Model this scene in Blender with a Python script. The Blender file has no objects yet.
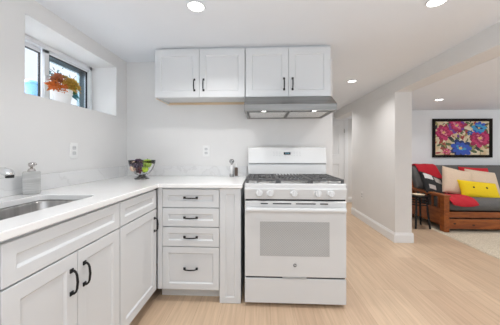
import bpy, bmesh, math, random
from mathutils import Vector, Matrix, noise
random.seed(7)
S = bpy.context.scene
COL = S.collection
PI = math.pi

# ------------------------------------------------------------------ camera, world, lights, exposure
cd = bpy.data.cameras.new('camera'); cam = bpy.data.objects.new('camera', cd); COL.objects.link(cam)
cam.location = (0, 0, 1.16); cam.rotation_euler = (PI/2, 0, 0.0443)
cd.sensor_width = 36; cd.lens = 36*236.27/500; cd.shift_y = -0.0201; cd.clip_start = 0.05
S.camera = cam
S.view_settings.view_transform = 'Standard'; S.view_settings.look = 'None'
S.view_settings.gamma = 1; S.view_settings.use_curve_mapping = False
S.view_settings.exposure = 0.0
CAN_W = 5.4          # watts of each recessed lamp
wd = bpy.data.worlds.new('world'); S.world = wd; wd.use_nodes = True
wd.node_tree.nodes['Background'].inputs[0].default_value = (0.86, 0.93, 1.0, 1)
wd.node_tree.nodes['Background'].inputs[1].default_value = 1.15

def area(name, loc, rot, sx, sy, power, color=(1, 1, 1)):
    l = bpy.data.lights.new(name, 'AREA'); l.shape = 'RECTANGLE'; l.size = sx; l.size_y = sy
    l.energy = power; l.color = color
    o = bpy.data.objects.new(name, l); COL.objects.link(o); o.location = loc; o.rotation_euler = rot
    return o
# added fill lights, out of view: behind the camera and at the far right
area('rear_fill', (0.6, -1.42, 1.35), (math.radians(90), 0, 0), 3.2, 1.3, 9, (0.92, 0.96, 1.0))
area('side_fill', (5.5, 1.6, 1.25), (math.radians(90), 0, math.radians(90)), 2.4, 1.1, 17, (0.90, 0.95, 1.0))
# added fill aimed up to brighten the ceilings of kitchen and living room
area('ceiling_fill_kitchen', (0.75, -0.6, 0.55), (PI, 0, 0), 2.4, 1.6, 37, (0.86, 0.93, 1.0))
area('ceiling_fill_living', (4.9, 2.2, 0.9), (PI, 0, 0), 0.8, 1.6, 16, (0.84, 0.92, 1.0))
area('open_sky_above_window', (-2.65, 1.70, 2.68), (0, math.radians(-42), 0), 0.5, 1.6, 170, (0.90, 0.95, 1.0))

# ------------------------------------------------------------------ materials
def mat(name, col, rough=0.5, metal=0.0, **k):
    m = bpy.data.materials.new(name); m.use_nodes = True
    b = m.node_tree.nodes['Principled BSDF']
    b.inputs['Base Color'].default_value = (*col, 1); b.inputs['Roughness'].default_value = rough
    b.inputs['Metallic'].default_value = metal
    for kk, v in k.items():
        b.inputs[kk.replace('_', ' ')].default_value = v
    return m
def nodes(m): return m.node_tree.nodes, m.node_tree.links, m.node_tree.nodes['Principled BSDF']
def noisy(m, c1, c2, scale=(5, 5, 5), detail=4, bump=0.0, lo=0.35, hi=0.65, dist=0.0, bscale=None):
    n, l, b = nodes(m)
    tc = n.new('ShaderNodeTexCoord'); mp = n.new('ShaderNodeMapping'); mp.inputs['Scale'].default_value = scale
    t = n.new('ShaderNodeTexNoise'); t.inputs['Scale'].default_value = 1; t.inputs['Detail'].default_value = detail
    t.inputs['Distortion'].default_value = dist
    r = n.new('ShaderNodeValToRGB'); r.color_ramp.elements[0].position = lo; r.color_ramp.elements[1].position = hi
    r.color_ramp.elements[0].color = (*c1, 1); r.color_ramp.elements[1].color = (*c2, 1)
    l.new(tc.outputs['Object'], mp.inputs[0]); l.new(mp.outputs[0], t.inputs[0]); l.new(t.outputs[0], r.inputs[0])
    l.new(r.outputs[0], b.inputs['Base Color'])
    if bump:
        bp = n.new('ShaderNodeBump'); bp.inputs['Strength'].default_value = bump; bp.inputs['Distance'].default_value = 0.01
        l.new(t.outputs[0], bp.inputs['Height']); l.new(bp.outputs[0], b.inputs['Normal'])
    return m
M = {}
M['wall'] = noisy(mat('wall_paint', (.8, .8, .79), .6), (.755, .748, .738), (.775, .768, .758), (3, 3, 3))
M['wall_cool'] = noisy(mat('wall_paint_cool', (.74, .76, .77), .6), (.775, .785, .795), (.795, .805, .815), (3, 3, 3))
M['ceil'] = noisy(mat('ceiling_paint', (.8, .8, .79), .7), (.815, .84, .875), (.83, .855, .89), (2, 2, 2))
M['trim'] = mat('trim_paint', (.84, .85, .86), .35)
M['cab'] = mat('cabinet_paint', (.688, .703, .715), .45)
M['range'] = mat('white_enamel', (.675, .685, .69), .2)
M['knobw'] = mat('white_plastic', (.66, .665, .67), .25)
M['black'] = mat('black_metal', (.008, .008, .009), .4, .3)
M['iron'] = noisy(mat('cast_iron', (.03, .03, .03), .5), (.055, .055, .057), (.10, .10, .102), (60, 60, 60))
M['dark'] = mat('dark_gap', (.015, .015, .016), .6)
M['steel'] = noisy(mat('brushed_steel', (.6, .6, .6), .28, 1.0), (.20, .198, .19), (.29, .285, .275), (2, 2, 160), 2)
M['sink'] = noisy(mat('sink_steel', (.5, .5, .5), .3, 1.0), (.40, .39, .38), (.52, .51, .50), (40, 40, 2), 2)
M['chrome'] = mat('chrome', (.8, .8, .8), .08, 1.0)
M['nickel'] = mat('brushed_nickel', (.55, .52, .5), .25, 1.0)
M['maple'] = noisy(mat('raw_maple', (.7, .52, .34), .5), (.66, .49, .32), (.76, .60, .42), (3, 30, 30))
M['plate'] = mat('plate_plastic', (.85, .85, .84), .3)
M['slot'] = mat('slot_dark', (.30, .30, .30), .5)
M['lens'] = mat('lamp_lens', (1, 1, 1), .4, Emission_Strength=6.0); M['lens'].node_tree.nodes['Principled BSDF'].inputs['Emission Color'].default_value = (1, .98, .95, 1)
M['vinyl'] = mat('window_vinyl', (.82, .84, .87), .3)
M['gasket'] = mat('window_gasket', (.012, .015, .02), .5)
M['slate'] = mat('exterior_slate', (.12, .20, .24), .5)
M['glass'] = mat('clear_glass', (1, 1, 1), .0, Transmission_Weight=1.0, IOR=1.45)
# quartz
q = noisy(mat('quartz', (.84, .84, .84), .14), (.87, .867, .86), (.89, .887, .88), (6, 6, 6), 8, 0, .35, .55, 1.5); M['quartz'] = q
q2 = mat('quartz_veined', (.8, .8, .8), .2); n, l, b = nodes(q2)
tc = n.new('ShaderNodeTexCoord'); t = n.new('ShaderNodeTexNoise'); t.inputs['Scale'].default_value = 3; t.inputs['Detail'].default_value = 8; t.inputs['Distortion'].default_value = 1.2
r = n.new('ShaderNodeValToRGB'); e = r.color_ramp.elements
e[0].position = .44; e[0].color = (.76, .76, .76, 1); e[1].position = .56; e[1].color = (.79, .79, .785, 1)
x = e.new(.5); x.color = (.70, .695, .69, 1); x = e.new(.48); x.color = (.75, .75, .75, 1); x = e.new(.52); x.color = (.77, .77, .77, 1)
l.new(tc.outputs['Object'], t.inputs[0]); l.new(t.outputs[0], r.inputs[0]); l.new(r.outputs[0], b.inputs['Base Color']); M['quartz_v'] = q2
# oven window: fine dot mesh on glass
m = mat('oven_glass', (.5, .5, .5), .12); n, l, b = nodes(m)
tc = n.new('ShaderNodeTexCoord'); mp = n.new('ShaderNodeMapping'); mp.inputs['Scale'].default_value = (110, 110, 110)
t = n.new('ShaderNodeTexChecker'); t.inputs['Scale'].default_value = 1; t.inputs[1].default_value = (.40, .41, .415, 1); t.inputs[2].default_value = (.50, .51, .51, 1)
l.new(tc.outputs['Object'], mp.inputs[0]); l.new(mp.outputs[0], t.inputs[0]); l.new(t.outputs[0], b.inputs['Base Color']); M['ovenglass'] = m
# filters
m = mat('filter_mesh', (.7, .7, .7), .5, .3); n, l, b = nodes(m)
tc = n.new('ShaderNodeTexCoord'); mp = n.new('ShaderNodeMapping'); mp.inputs['Scale'].default_value = (160, 160, 160); mp.inputs['Rotation'].default_value = (0, 0, .785)
t = n.new('ShaderNodeTexChecker'); t.inputs['Scale'].default_value = 1; t.inputs[1].default_value = (.55, .55, .55, 1); t.inputs[2].default_value = (.85, .85, .84, 1)
l.new(tc.outputs['Object'], mp.inputs[0]); l.new(mp.outputs[0], t.inputs[0]); l.new(t.outputs[0], b.inputs['Base Color']); M['filter'] = m
# oak floor, planks running along Y
m = mat('oak_floor', (.6, .45, .32), .42); n, l, b = nodes(m)
tc = n.new('ShaderNodeTexCoord'); mp = n.new('ShaderNodeMapping'); mp.inputs['Rotation'].default_value = (0, 0, PI/2); mp.inputs['Location'].default_value = (.35, -0.07, 0)
l.new(tc.outputs['Object'], mp.inputs[0])
br = n.new('ShaderNodeTexBrick'); br.offset = .37; br.inputs['Scale'].default_value = 1; br.inputs['Brick Width'].default_value = 1.7; br.inputs['Row Height'].default_value = .18
br.inputs['Mortar Size'].default_value = .0012; br.inputs['Mortar Smooth'].default_value = .3
br.inputs['Color1'].default_value = (.545, .385, .262, 1); br.inputs['Color2'].default_value = (.65, .485, .338, 1); br.inputs['Mortar'].default_value = (.42, .29, .19, 1)
l.new(mp.outputs[0], br.inputs[0])
mg = n.new('ShaderNodeMapping'); mg.inputs['Scale'].default_value = (45, 2.2, 1); l.new(tc.outputs['Object'], mg.inputs[0])
g = n.new('ShaderNodeTexNoise'); g.inputs['Scale'].default_value = 1; g.inputs['Detail'].default_value = 6; g.inputs['Distortion'].default_value = .8; l.new(mg.outputs[0], g.inputs[0])
gr = n.new('ShaderNodeValToRGB'); gr.color_ramp.elements[0].position = .3; gr.color_ramp.elements[1].position = .7
gr.color_ramp.elements[0].color = (.86, .84, .82, 1); gr.color_ramp.elements[1].color = (1.08, 1.08, 1.08, 1); l.new(g.outputs[0], gr.inputs[0])
mx = n.new('ShaderNodeMixRGB'); mx.blend_type = 'MULTIPLY'; mx.inputs[0].default_value = 1; l.new(br.outputs[0], mx.inputs[1]); l.new(gr.outputs[0], mx.inputs[2])
l.new(mx.outputs[0], b.inputs['Base Color']); M['oak'] = m
def woodm(name, c1, c2, rough=.35): return noisy(mat(name, c1, rough), c1, c2, (18, 3, 18), 5, 0, .3, .7, 1.2)
M['redwood'] = woodm('red_stained_pine', (.19, .042, .006), (.40, .115, .02))
M['redwood_x'] = noisy(mat('red_stained_pine_long', (.3, .1, .03), .35), (.19, .042, .006), (.38, .108, .02), (3, 18, 18), 5, 0, .3, .7, 1.2)
M['knot'] = mat('wood_knot', (.05, .015, .006), .5)
def fabric(name, c, var=.85, sc=120): return noisy(mat(name, c, .9), tuple(v*var for v in c), c, (sc, sc, sc), 3, .4)
M['grey_fab'] = fabric('grey_canvas', (.13, .125, .12))
M['red_fab'] = fabric('red_fleece', (.52, .012, .025))
M['red_fab2'] = fabric('red_cotton', (.62, .02, .03))
M['beige_fab'] = fabric('beige_linen', (.72, .56, .42), .88)
M['yellow_fab'] = fabric('yellow_cotton', (.83, .58, .006), .92)
M['black_fab'] = fabric('black_cotton', (.012, .012, .013))
M['shag'] = noisy(mat('shag_pile', (.7, .62, .5), .95), (.50, .42, .31), (.70, .61, .48), (70, 70, 70), 4, .6)

# ------------------------------------------------------------------ mesh helpers
def new(): return bmesh.new()
def obj(name, bm, m, parent=None, loc=(0, 0, 0), rot=(0, 0, 0), smooth=False, bevel=0, seg=2, sub=0, kind=None, label=None):
    me = bpy.data.meshes.new(name)
    bmesh.ops.recalc_face_normals(bm, faces=bm.faces); bm.to_mesh(me); bm.free()
    for mm in (m if isinstance(m, (list, tuple)) else [m]): me.materials.append(mm)
    o = bpy.data.objects.new(name, me); COL.objects.link(o)
    o.location = loc; o.rotation_euler = rot
    if parent: o.parent = parent
    if smooth:
        for p in me.polygons: p.use_smooth = True
    if bevel:
        md = o.modifiers.new('bevel', 'BEVEL'); md.width = bevel; md.segments = seg; md.limit_method = 'ANGLE'; md.angle_limit = .6
        md.harden_normals = False
    if sub:
        md = o.modifiers.new('sub', 'SUBSURF'); md.levels = sub; md.render_levels = sub
    if kind: o['kind'] = kind
    if label: o['label'] = label
    return o
def thing(name, label, cat, loc=(0, 0, 0), rot=(0, 0, 0), group=None):
    o = bpy.data.objects.new(name, None); COL.objects.link(o); o.location = loc
    o.rotation_euler = rot if isinstance(rot, (tuple, list)) else (0, 0, rot)
    o.empty_display_size = .1
    o['label'] = label; o['category'] = cat
    if group: o['group'] = group
    return o
def tag(o, label, cat, group=None):
    o['label'] = label; o['category'] = cat
    if group: o['group'] = group
    return o
def box(bm, x0, x1, y0, y1, z0, z1, mi=0):
    vs = [bm.verts.new(p) for p in ((x0, y0, z0), (x1, y0, z0), (x1, y1, z0), (x0, y1, z0), (x0, y0, z1), (x1, y0, z1), (x1, y1, z1), (x0, y1, z1))]
    for f in ((0, 3, 2, 1), (4, 5, 6, 7), (0, 1, 5, 4), (1, 2, 6, 5), (2, 3, 7, 6), (3, 0, 4, 7)):
        bm.faces.new([vs[i] for i in f]).material_index = mi
    return bm
def B(*a): return box(new(), *a)
def lathe(bm, prof, n=24, c=(0, 0, 0), mi=0):
    rings = []
    for r, z in prof:
        if r < 1e-6: rings.append([bm.verts.new((c[0], c[1], c[2]+z))])
        else: rings.append([bm.verts.new((c[0]+r*math.cos(2*PI*i/n), c[1]+r*math.sin(2*PI*i/n), c[2]+z)) for i in range(n)])
    for a, b_ in zip(rings, rings[1:]):
        for i in range(n):
            j = (i+1) % n
            if len(a) == 1 and len(b_) == 1: continue
            if len(a) == 1: f = [a[0], b_[i], b_[j]]
            elif len(b_) == 1: f = [a[i], a[j], b_[0]]
            else: f = [a[i], a[j], b_[j], b_[i]]
            bm.faces.new(f).material_index = mi
    return bm
def tube(bm, pts, r, n=10, closed=False, mi=0):
    pts = [Vector(p) for p in pts]; N = len(pts); rr = r if isinstance(r, (list, tuple)) else [r]*N
    up = Vector((0, 0, 1)); rings = []; prev = None
    for i, p in enumerate(pts):
        if closed: t = pts[(i+1) % N]-pts[i-1]
        else: t = pts[min(i+1, N-1)]-pts[max(i-1, 0)]
        t.normalize()
        if prev is None:
            a = t.cross(up)
            if a.length < .1: a = t.cross(Vector((1, 0, 0)))
        else: a = prev-t*prev.dot(t)
        a.normalize(); prev = a; b_ = t.cross(a)
        rings.append([bm.verts.new(p+(a*math.cos(2*PI*k/n)+b_*math.sin(2*PI*k/n))*rr[i]) for k in range(n)])
    m_ = N if closed else N-1
    for i in range(m_):
        A, C_ = rings[i], rings[(i+1) % N]
        for k in range(n): bm.faces.new([A[k], A[(k+1) % n], C_[(k+1) % n], C_[k]]).material_index = mi
    if not closed:
        bm.faces.new(rings[0][::-1]).material_index = mi; bm.faces.new(rings[-1]).material_index = mi
    return bm
def prism(bm, poly, z0, z1, axis='z', mi=0):
    """poly of (a,b) extruded; axis z: (a,b,z); axis x: (x,a,b); axis y: (a,y,b)"""
    f = {'z': lambda a, b_, z: (a, b_, z), 'x': lambda a, b_, z: (z, a, b_), 'y': lambda a, b_, z: (a, z, b_)}[axis]
    lo = [bm.verts.new(f(a, b_, z0)) for a, b_ in poly]; hi = [bm.verts.new(f(a, b_, z1)) for a, b_ in poly]
    bm.faces.new(lo[::-1]).material_index = mi; bm.faces.new(hi).material_index = mi
    for i in range(len(poly)):
        j = (i+1) % len(poly); bm.faces.new([lo[i], lo[j], hi[j], hi[i]]).material_index = mi
    return bm
def rrect(x0, x1, y0, y1, r, n=6):
    out = []
    for cx, cy, a0 in ((x1-r, y1-r, 0), (x0+r, y1-r, 90), (x0+r, y0+r, 180), (x1-r, y0+r, 270)):
        for k in range(n+1):
            a = math.radians(a0+90*k/n); out.append((cx+r*math.cos(a), cy+r*math.sin(a)))
    return out
def shaker(x0, x1, z0, z1, t=.02, rail=.055, rec=.009, y=0.0):
    """shaker front facing -Y, face plane at y"""
    bm = new(); R = rail; ch = .008
    o = [(x0, z0), (x1, z0), (x1, z1), (x0, z1)]
    i1 = [(x0+R, z0+R), (x1-R, z0+R), (x1-R, z1-R), (x0+R, z1-R)]
    i2 = [(x0+R+ch, z0+R+ch), (x1-R-ch, z0+R+ch), (x1-R-ch, z1-R-ch), (x0+R+ch, z1-R-ch)]
    V = lambda pts, yy: [bm.verts.new((a, yy, c)) for a, c in pts]
    vo, vi, vj, vb = V(o, y), V(i1, y), V(i2, y+rec), V(o, y+t)
    for k in range(4):
        j = (k+1) % 4
        bm.faces.new([vo[k], vo[j], vi[j], vi[k]]); bm.faces.new([vi[k], vi[j], vj[j], vj[k]]); bm.faces.new([vo[j], vo[k], vb[k], vb[j]])
    bm.faces.new(vj); bm.faces.new(vb[::-1])
    return bm
def pull(cx, cz, vert, parent, y=0.0, L=.096):
    h = L/2; pth = [(-h, 0.001), (-h, -.013), (-h*.86, -.021), (-h*.6, -.026), (0, -.029), (h*.6, -.026), (h*.86, -.021), (h, -.013), (h, 0.001)]
    f = (lambda a, o_: (cx, y+o_, cz+a)) if vert else (lambda a, o_: (cx+a, y+o_, cz))
    bm = tube(new(), [f(a, o_) for a, o_ in pth], [.0062, .0052, .0045, .0048, .0052, .0048, .0045, .0052, .0062], 8)
    for s in (-1, 1):
        p = f(s*h, 0); e_ = .0085
        box(bm, p[0]-e_, p[0]+e_, y-.005, y+.002, p[2]-e_, p[2]+e_)
    return obj('pull_handle', bm, M['black'], parent, smooth=False, label='black arched pull handle')

# ------------------------------------------------------------------ room shell
XL, YB, XB, CZ, CL = -1.4057, 2.4238, 1.7319, 2.1077, 1.943
YR, XR = -1.5, 5.6
st = dict(kind='structure')
obj('floor', B(-1.8, XR+.1, YR-.1, 5.75, -.06, 0), M['oak'], **st)
obj('ceiling', B(-1.8, XB, YR-.1, 5.75, CZ, CZ+.1), M['ceil'], **st)
obj('ceiling_living', B(1.9475, XR+.1, YR-.1, 4.62, CL, CL+.26), M['ceil'], **st)
wy0, wy1, wz0, wz1 = 1.35, 2.2474, 1.516, 1.9906
bm = new()
box(bm, -1.78, XL, YR, wy0, 0, CZ); box(bm, -1.78, XL, wy1, YB, 0, CZ)
box(bm, -1.78, XL, wy0, wy1, 0, wz0); box(bm, -1.78, XL, wy0, wy1, wz1, CZ)
obj('wall_left', bm, M['wall'], **st)
obj('wall_back', B(-1.78, .7286, YB, YB+.12, 0, CZ), M['wall'], **st)
obj('wall_hall', B(.60, .7286, YB+.12, 5.6, 0, CZ), M['wall'], **st)
# right wall: pier between hall and living room, with the dropped header over both openings
WE = 3.13
bm = B(XB, 1.9475, WE, 4.56, 0, CL); box(bm, XB, 1.9475, YR, 5.6, CL, CZ+.1)
obj('wall_right', bm, M['wall'], bevel=.004, **st)
obj('wall_living', B(1.9475, XR+.1, 4.52, 4.64, 0, CL+.02), M['wall_cool'], **st)
obj('wall_end', B(.6, 2.9, 5.6, 5.7, 0, CZ), M['wall'], **st)
obj('wall_side', B(2.8, 2.9, 4.64, 5.6, 0, CZ), M['wall'], **st)
bm = B(-1.8, XR+.1, YR-.1, YR, 0, .65); box(bm, -1.8, XR+.1, YR-.1, YR, 2.02, CZ); box(bm, -1.8, -1.05, YR-.1, YR, .65, 2.02); box(bm, 2.25, XR+.1, YR-.1, YR, .65, 2.02)
obj('wall_rear', bm, M['wall'], **st)
bm = B(XR, XR+.1, YR, 4.6, 0, .65); box(bm, XR, XR+.1, YR, 4.6, 1.82, CL+.02); box(bm, XR, XR+.1, YR, .35, .65, 1.82); box(bm, XR, XR+.1, 2.85, 4.6, .65, 1.82)
obj('wall_far_right', bm, M['wall_cool'], **st)
obj('ceiling_hall', B(XB+.2156, 2.9, 4.64, 5.7, CL, CL+.2), M['ceil'], **st)
for nm, (a, b_) in (('added_window_rear', ((-1.05, 2.25), None)), ('added_window_side', (None, (.35, 2.85)))):  # windows out of view, added where the fill lights stand
    bm = new()
    if a:
        for xx in (-1.05, .57, 2.2): box(bm, xx, xx+.05, YR-.08, YR-.02, .65, 2.02)
        for zz in (.65, 1.97): box(bm, -1.05, 2.25, YR-.08, YR-.02, zz, zz+.05)
    else:
        for yy in (.35, 1.58, 2.8): box(bm, XR+.02, XR+.08, yy, yy+.05, .65, 1.82)
        for zz in (.65, 1.77): box(bm, XR+.02, XR+.08, .35, 2.85, zz, zz+.05)
    obj(nm, bm, M['vinyl'], **st)
# baseboards (stepped top profile)
def base_prof(t=.015, h=.125): return [(0, 0), (t, 0), (t, h-.03), (t*.55, h-.012), (t*.4, h), (0, h)]
bm = prism(new(), [(XB-a, z) for a, z in base_prof()], WE-.015, 4.56, 'y')
prism(bm, [(WE-a, z) for a, z in base_prof()], XB, 1.9475+.015, 'x')
obj('baseboard_right', bm, M['trim'], **st)
obj('baseboard_living', prism(new(), [(4.52-a, z) for a, z in base_prof()], 1.9475, XR, 'x'), M['trim'], **st)
obj('baseboard_hall', prism(new(), [(.7286+a, z) for a, z in base_prof()], YB+.12, 5.6, 'y'), M['trim'], **st)
bm = new()
prism(bm, [(5.6-a, z) for a, z in base_prof()], 2.03, 2.8, 'x')
obj('baseboard_end', bm, M['trim'], **st)
# hall end door
d1 = bpy.data.objects.new('door_1', None); COL.objects.link(d1); d1.location = (1.17, 5.6, 0); d1['kind'] = 'structure'
w = .765
bm = shaker(0, w, .01, 1.0, .03, .11, .01, -.02); bm2 = shaker(0, w, 1.0, 1.90, .03, .11, .01, -.02)
me = bpy.data.meshes.new('t'); bm2.to_mesh(me); bm2.free(); bm.from_mesh(me)
obj('door_leaf', bm, M['trim'], d1)
bm = B(w+.012, w+.10, -.018, 0, 0, 1.98); box(bm, -.10, -.012, -.018, 0, 0, 1.98); box(bm, -.10, w+.10, -.024, 0, 1.905, 1.985)
obj('door_casing', bm, M['trim'], d1, bevel=.003)
for z in (.25, 1.66): obj('door_hinge', tube(new(), [(w+.006, -.03, z-.045), (w+.006, -.03, z+.045)], .009, 8), M['nickel'], d1)
bm = lathe(new(), [(0, 0), (.02, 0), (.02, .01), (.01, .02), (.027, .04), (.027, .055), (0, .065)], 16)
obj('door_handle', bm, M['nickel'], d1, loc=(.06, -.02, .95), rot=(PI/2, 0, 0), smooth=True)

# window 1: white slider in the deep recess of the left wall
wn = bpy.data.objects.new('window_1', None); COL.objects.link(wn); wn.location = (-1.65, wy0, wz0); wn['kind'] = 'structure'
W, H = wy1-wy0, wz1-wz0; mid = .415
bm = new(); box(bm, -.07, 0, 0, W, H-.035, H); box(bm, -.07, 0, 0, W, 0, .035); box(bm, -.07, 0, 0, .035, 0, H); box(bm, -.07, 0, W-.035, W, 0, H)
obj('window_frame', bm, M['vinyl'], wn, bevel=.003)
def sash(y0, y1, z0, z1, x, fr, name, gm, gw, gside):
    bm = new(); box(bm, x-.022, x, y0, y1, z1-fr, z1); box(bm, x-.022, x, y0, y1, z0, z0+fr); box(bm, x-.022, x, y0, y0+fr*1.5, z0, z1); box(bm, x-.022, x, y1-fr*gside, y1, z0, z1)
    s = obj(name, bm, M['vinyl'], wn, bevel=.002)
    a, b_, c, d = y0+fr*1.5, y1-fr*gside, z0+fr, z1-fr
    bm = new(); box(bm, x-.018, x-.002, a, b_, d-gw, d); box(bm, x-.018, x-.002, a, b_, c, c+gw); box(bm, x-.018, x-.002, a, a+gw, c, d); box(bm, x-.018, x-.002, b_-gw, b_, c, d)
    obj('gasket', bm, gm, s, label='black glazing gasket')
    obj('pane', B(x-.013, x-.009, a, b_, c, d), M['glass'], s)
    return s
sash(.035, mid-.02, .035, H-.035, -.035, .03, 'sash', M['gasket'], .007, .2)
sr = sash(mid-.02, W-.035, .035, H-.035, -.008, .026, 'sash', M['gasket'], .005, .7)
bm = new(); box(bm, -.068, -.045, mid+.03, W-.04, H-.095, H-.035); box(bm, -.068, -.045, W-.11, W-.045, .03, H-.04)
obj('screen_frame', bm, M['slate'], wn, label='dark slate outer screen frame')
bm = lathe(new(), [(0, 0), (.022, 0), (.024, .006), (.016, .014), (0, .016)], 16)
obj('window_latch', bm, M['vinyl'], wn, loc=(-.008, mid-.005, .215), rot=(0, PI/2, 0), smooth=True)

# ------------------------------------------------------------------ outside the window
obj('ground', B(-6, -1.80, -2, 8, 1.40, 1.60), noisy(mat('pale_gravel', (.7, .72, .74), .9), (.62, .65, .68), (.8, .82, .84), (30, 30, 30)), **st)
tb = thing('storage_tub', 'pale blue plastic tub outside the left pane of the kitchen window', 'tub', (-1.90, 1.875, 1.60))
blu = mat('blue_plastic', (.16, .36, .62), .4)
obj('tub_body', lathe(new(), [(0, 0), (.04, 0), (.055, .09), (.055, .115), (.0, .115)], 20), blu, tb, smooth=False)
obj('tub_lid', lathe(new(), [(0, .115), (.058, .115), (.057, .13), (.045, .15), (.02, .16), (0, .161)], 20), mat('blue_lid', (.10, .30, .58), .4), tb)
# bare dark branch with teal leaves behind the flower pot
br_t = thing('garden_sprig', 'dark leafy sprig growing outside the right pane of the kitchen window', 'plant', (-1.86, 2.20, 1.60))
bm = tube(new(), [(0, 0, 0), (.01, .0, .1), (-.01, -.02, .2), (.0, -.1, .27), (0, -.2, .30)], [.006, .005, .004, .004, .002], 6)
tube(bm, [(-.01, -.02, .2), (.0, .05, .27), (0, .1, .33)], .003, 6)
obj('stem', bm, M['gasket'], br_t)
bm = new()
for i in range(26):
    t_ = random.random(); c = Vector((random.uniform(-.03, .03), -.2+.3*t_, .24+.05*math.sin(5*t_)+random.uniform(-.04, .05)))
    a = random.uniform(0, 6.3); u = Vector((0, math.cos(a), math.sin(a))); v = Vector((.4, -math.sin(a), math.cos(a)))*.35; L = .035
    vs = [bm.verts.new(c+p) for p in (Vector((0, 0, 0)), u*L*.5+v*L, u*L*1.2, u*L*.5-v*L)]; bm.faces.new(vs)
obj('foliage', bm, mat('dark_teal_leaf', (.02, .09, .10), .5), br_t)

# ------------------------------------------------------------------ base cabinets
def carcass(w, depth, back_floor=True, toe=.075, side_to_floor=False):
    bm = new(); box(bm, 0.0006, w-.0006, .0203, depth, .10, .886); box(bm, .001, w-.001, .02+toe, depth, 0, .10)
    return bm
def cabinet(label, loc, rz, w, depth, fronts, group=None, hollow=False):
    t = thing('base_cabinet', label, 'cabinet', loc, rz, group)
    if hollow:
        bm = new(); box(bm, .0006, w-.0006, .0203, .04, .10, .886); box(bm, .0006, .012, .04, depth, .10, .886); box(bm, w-.014, w-.0006, .04, depth, .10, .886)
        box(bm, .012, w-.014, depth-.012, depth, .10, .886); box(bm, .001, w-.001, .095, depth, 0, .118)
    else: bm = carcass(w, depth)
    obj('body', bm, M['cab'], t)
    obj('toe_kick', B(.001, w-.001, .088, .0945, 0.0, .098), mat('toe_board', (.66, .66, .65), .5), t)
    for kind, x0, x1, z0, z1, pl in fronts:
        f = obj(kind, shaker(x0, x1, z0, z1, rail=.045 if kind != 'door' else .057), M['cab'], t, bevel=.0012, seg=1)
        if pl: pull(pl[0], pl[1], pl[2], f)
    return t
DX = -.8023
DEP = abs(XL-DX)-.001
Rz = PI/2
cabinet('white shaker double-door base cabinet under the steel sink', (DX, .694, 0), Rz, .623, DEP,
        [('false_drawer_front', .004, .619, .733, .872, None), ('door', .004, .309, .105, .726, (.309-.035, .61, True)), ('door', .3125, .619, .105, .726, (.3125+.035, .61, True))], hollow=True)
cabinet('white shaker corner base cabinet with one drawer over one door, beside the sink cabinet', (DX, 1.3175, 0), Rz, .4865, DEP,
        [('drawer', .004, .472, .733, .872, None), ('door', .004, .472, .105, .726, (.472-.037, .615, True))])
cabinet('white shaker base cabinet nearest the camera, before the sink cabinet', (DX, .07, 0), Rz, .623, DEP,
        [('drawer', .004, .619, .733, .872, (.31, .805, False)), ('door', .004, .309, .105, .726, (.274, .61, True)), ('door', .3125, .619, .105, .726, (.3475, .61, True))])
FY = 1.8044
cb = cabinet('white four-drawer base cabinet left of the range', (-.8015, FY, 0), 0, .486, YB-FY-.001,
        [('drawer', .041, .483, .736, .875, (.262, .810, False)), ('drawer', .041, .483, .588, .728, (.262, .656, False)),
         ('drawer', .041, .483, .433, .579, (.262, .505, False)), ('drawer', .041, .483, .100, .426, (.262, .262, False))])
obj('corner_stile', B(.0015, .0385, 0, .0202, .10, .886), M['cab'], cb, bevel=.001)
fp = thing('filler_cabinet', 'narrow white full-height shaker panel cabinet between the drawers and the range', 'cabinet', (-.3145, FY, 0))
obj('body', B(0, .163, .0203, YB-FY-.001, 0, .886), M['cab'], fp)
obj('front_panel', shaker(0, .163, .002, .884, .02, .045, .006), M['cab'], fp, bevel=.0012, seg=1)

# countertop with sink cut-out
ct = .9184; AX = -.784
bm = new()
outer = [(XL+.001, -.1), (AX, -.1), (AX, FY-.025), (-.1375, FY-.025), (-.1375, YB-.001), (XL+.001, YB-.001)]
hole = rrect(-1.252, -.925, .72, 1.30, .045)
es = []
for lp in (outer, hole):
    vs = [bm.verts.new((x, y, ct)) for x, y in lp]
    es += [bm.edges.new((vs[i], vs[(i+1) % len(vs)])) for i in range(len(vs))]
g = bmesh.ops.triangle_fill(bm, edges=es, use_beauty=True)
bad = [f for f in bm.faces if -1.252 < f.calc_center_median().x < -.925 and .72 < f.calc_center_median().y < 1.30]
bmesh.ops.delete(bm, geom=bad, context='FACES_ONLY')
fs = [f for f in bm.faces]
ex = bmesh.ops.extrude_face_region(bm, geom=fs)
for v in [e_ for e_ in ex['geom'] if isinstance(e_, bmesh.types.BMVert)]: v.co.z -= .030
co = obj('countertop', bm, M['quartz'], bevel=.004, seg=2)
tag(co, 'white L-shaped quartz countertop over the base cabinets', 'countertop')
bm = B(XL+.001, XL+.018, -.1, YB-.001, ct, ct+.103); box(bm, XL+.018, -.1375, YB-.018, YB-.001, ct, ct+.103)
tag(obj('backsplash', bm, M['quartz_v'], bevel=.002), 'low veined quartz backsplash along both walls above the countertop', 'backsplash')

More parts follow.
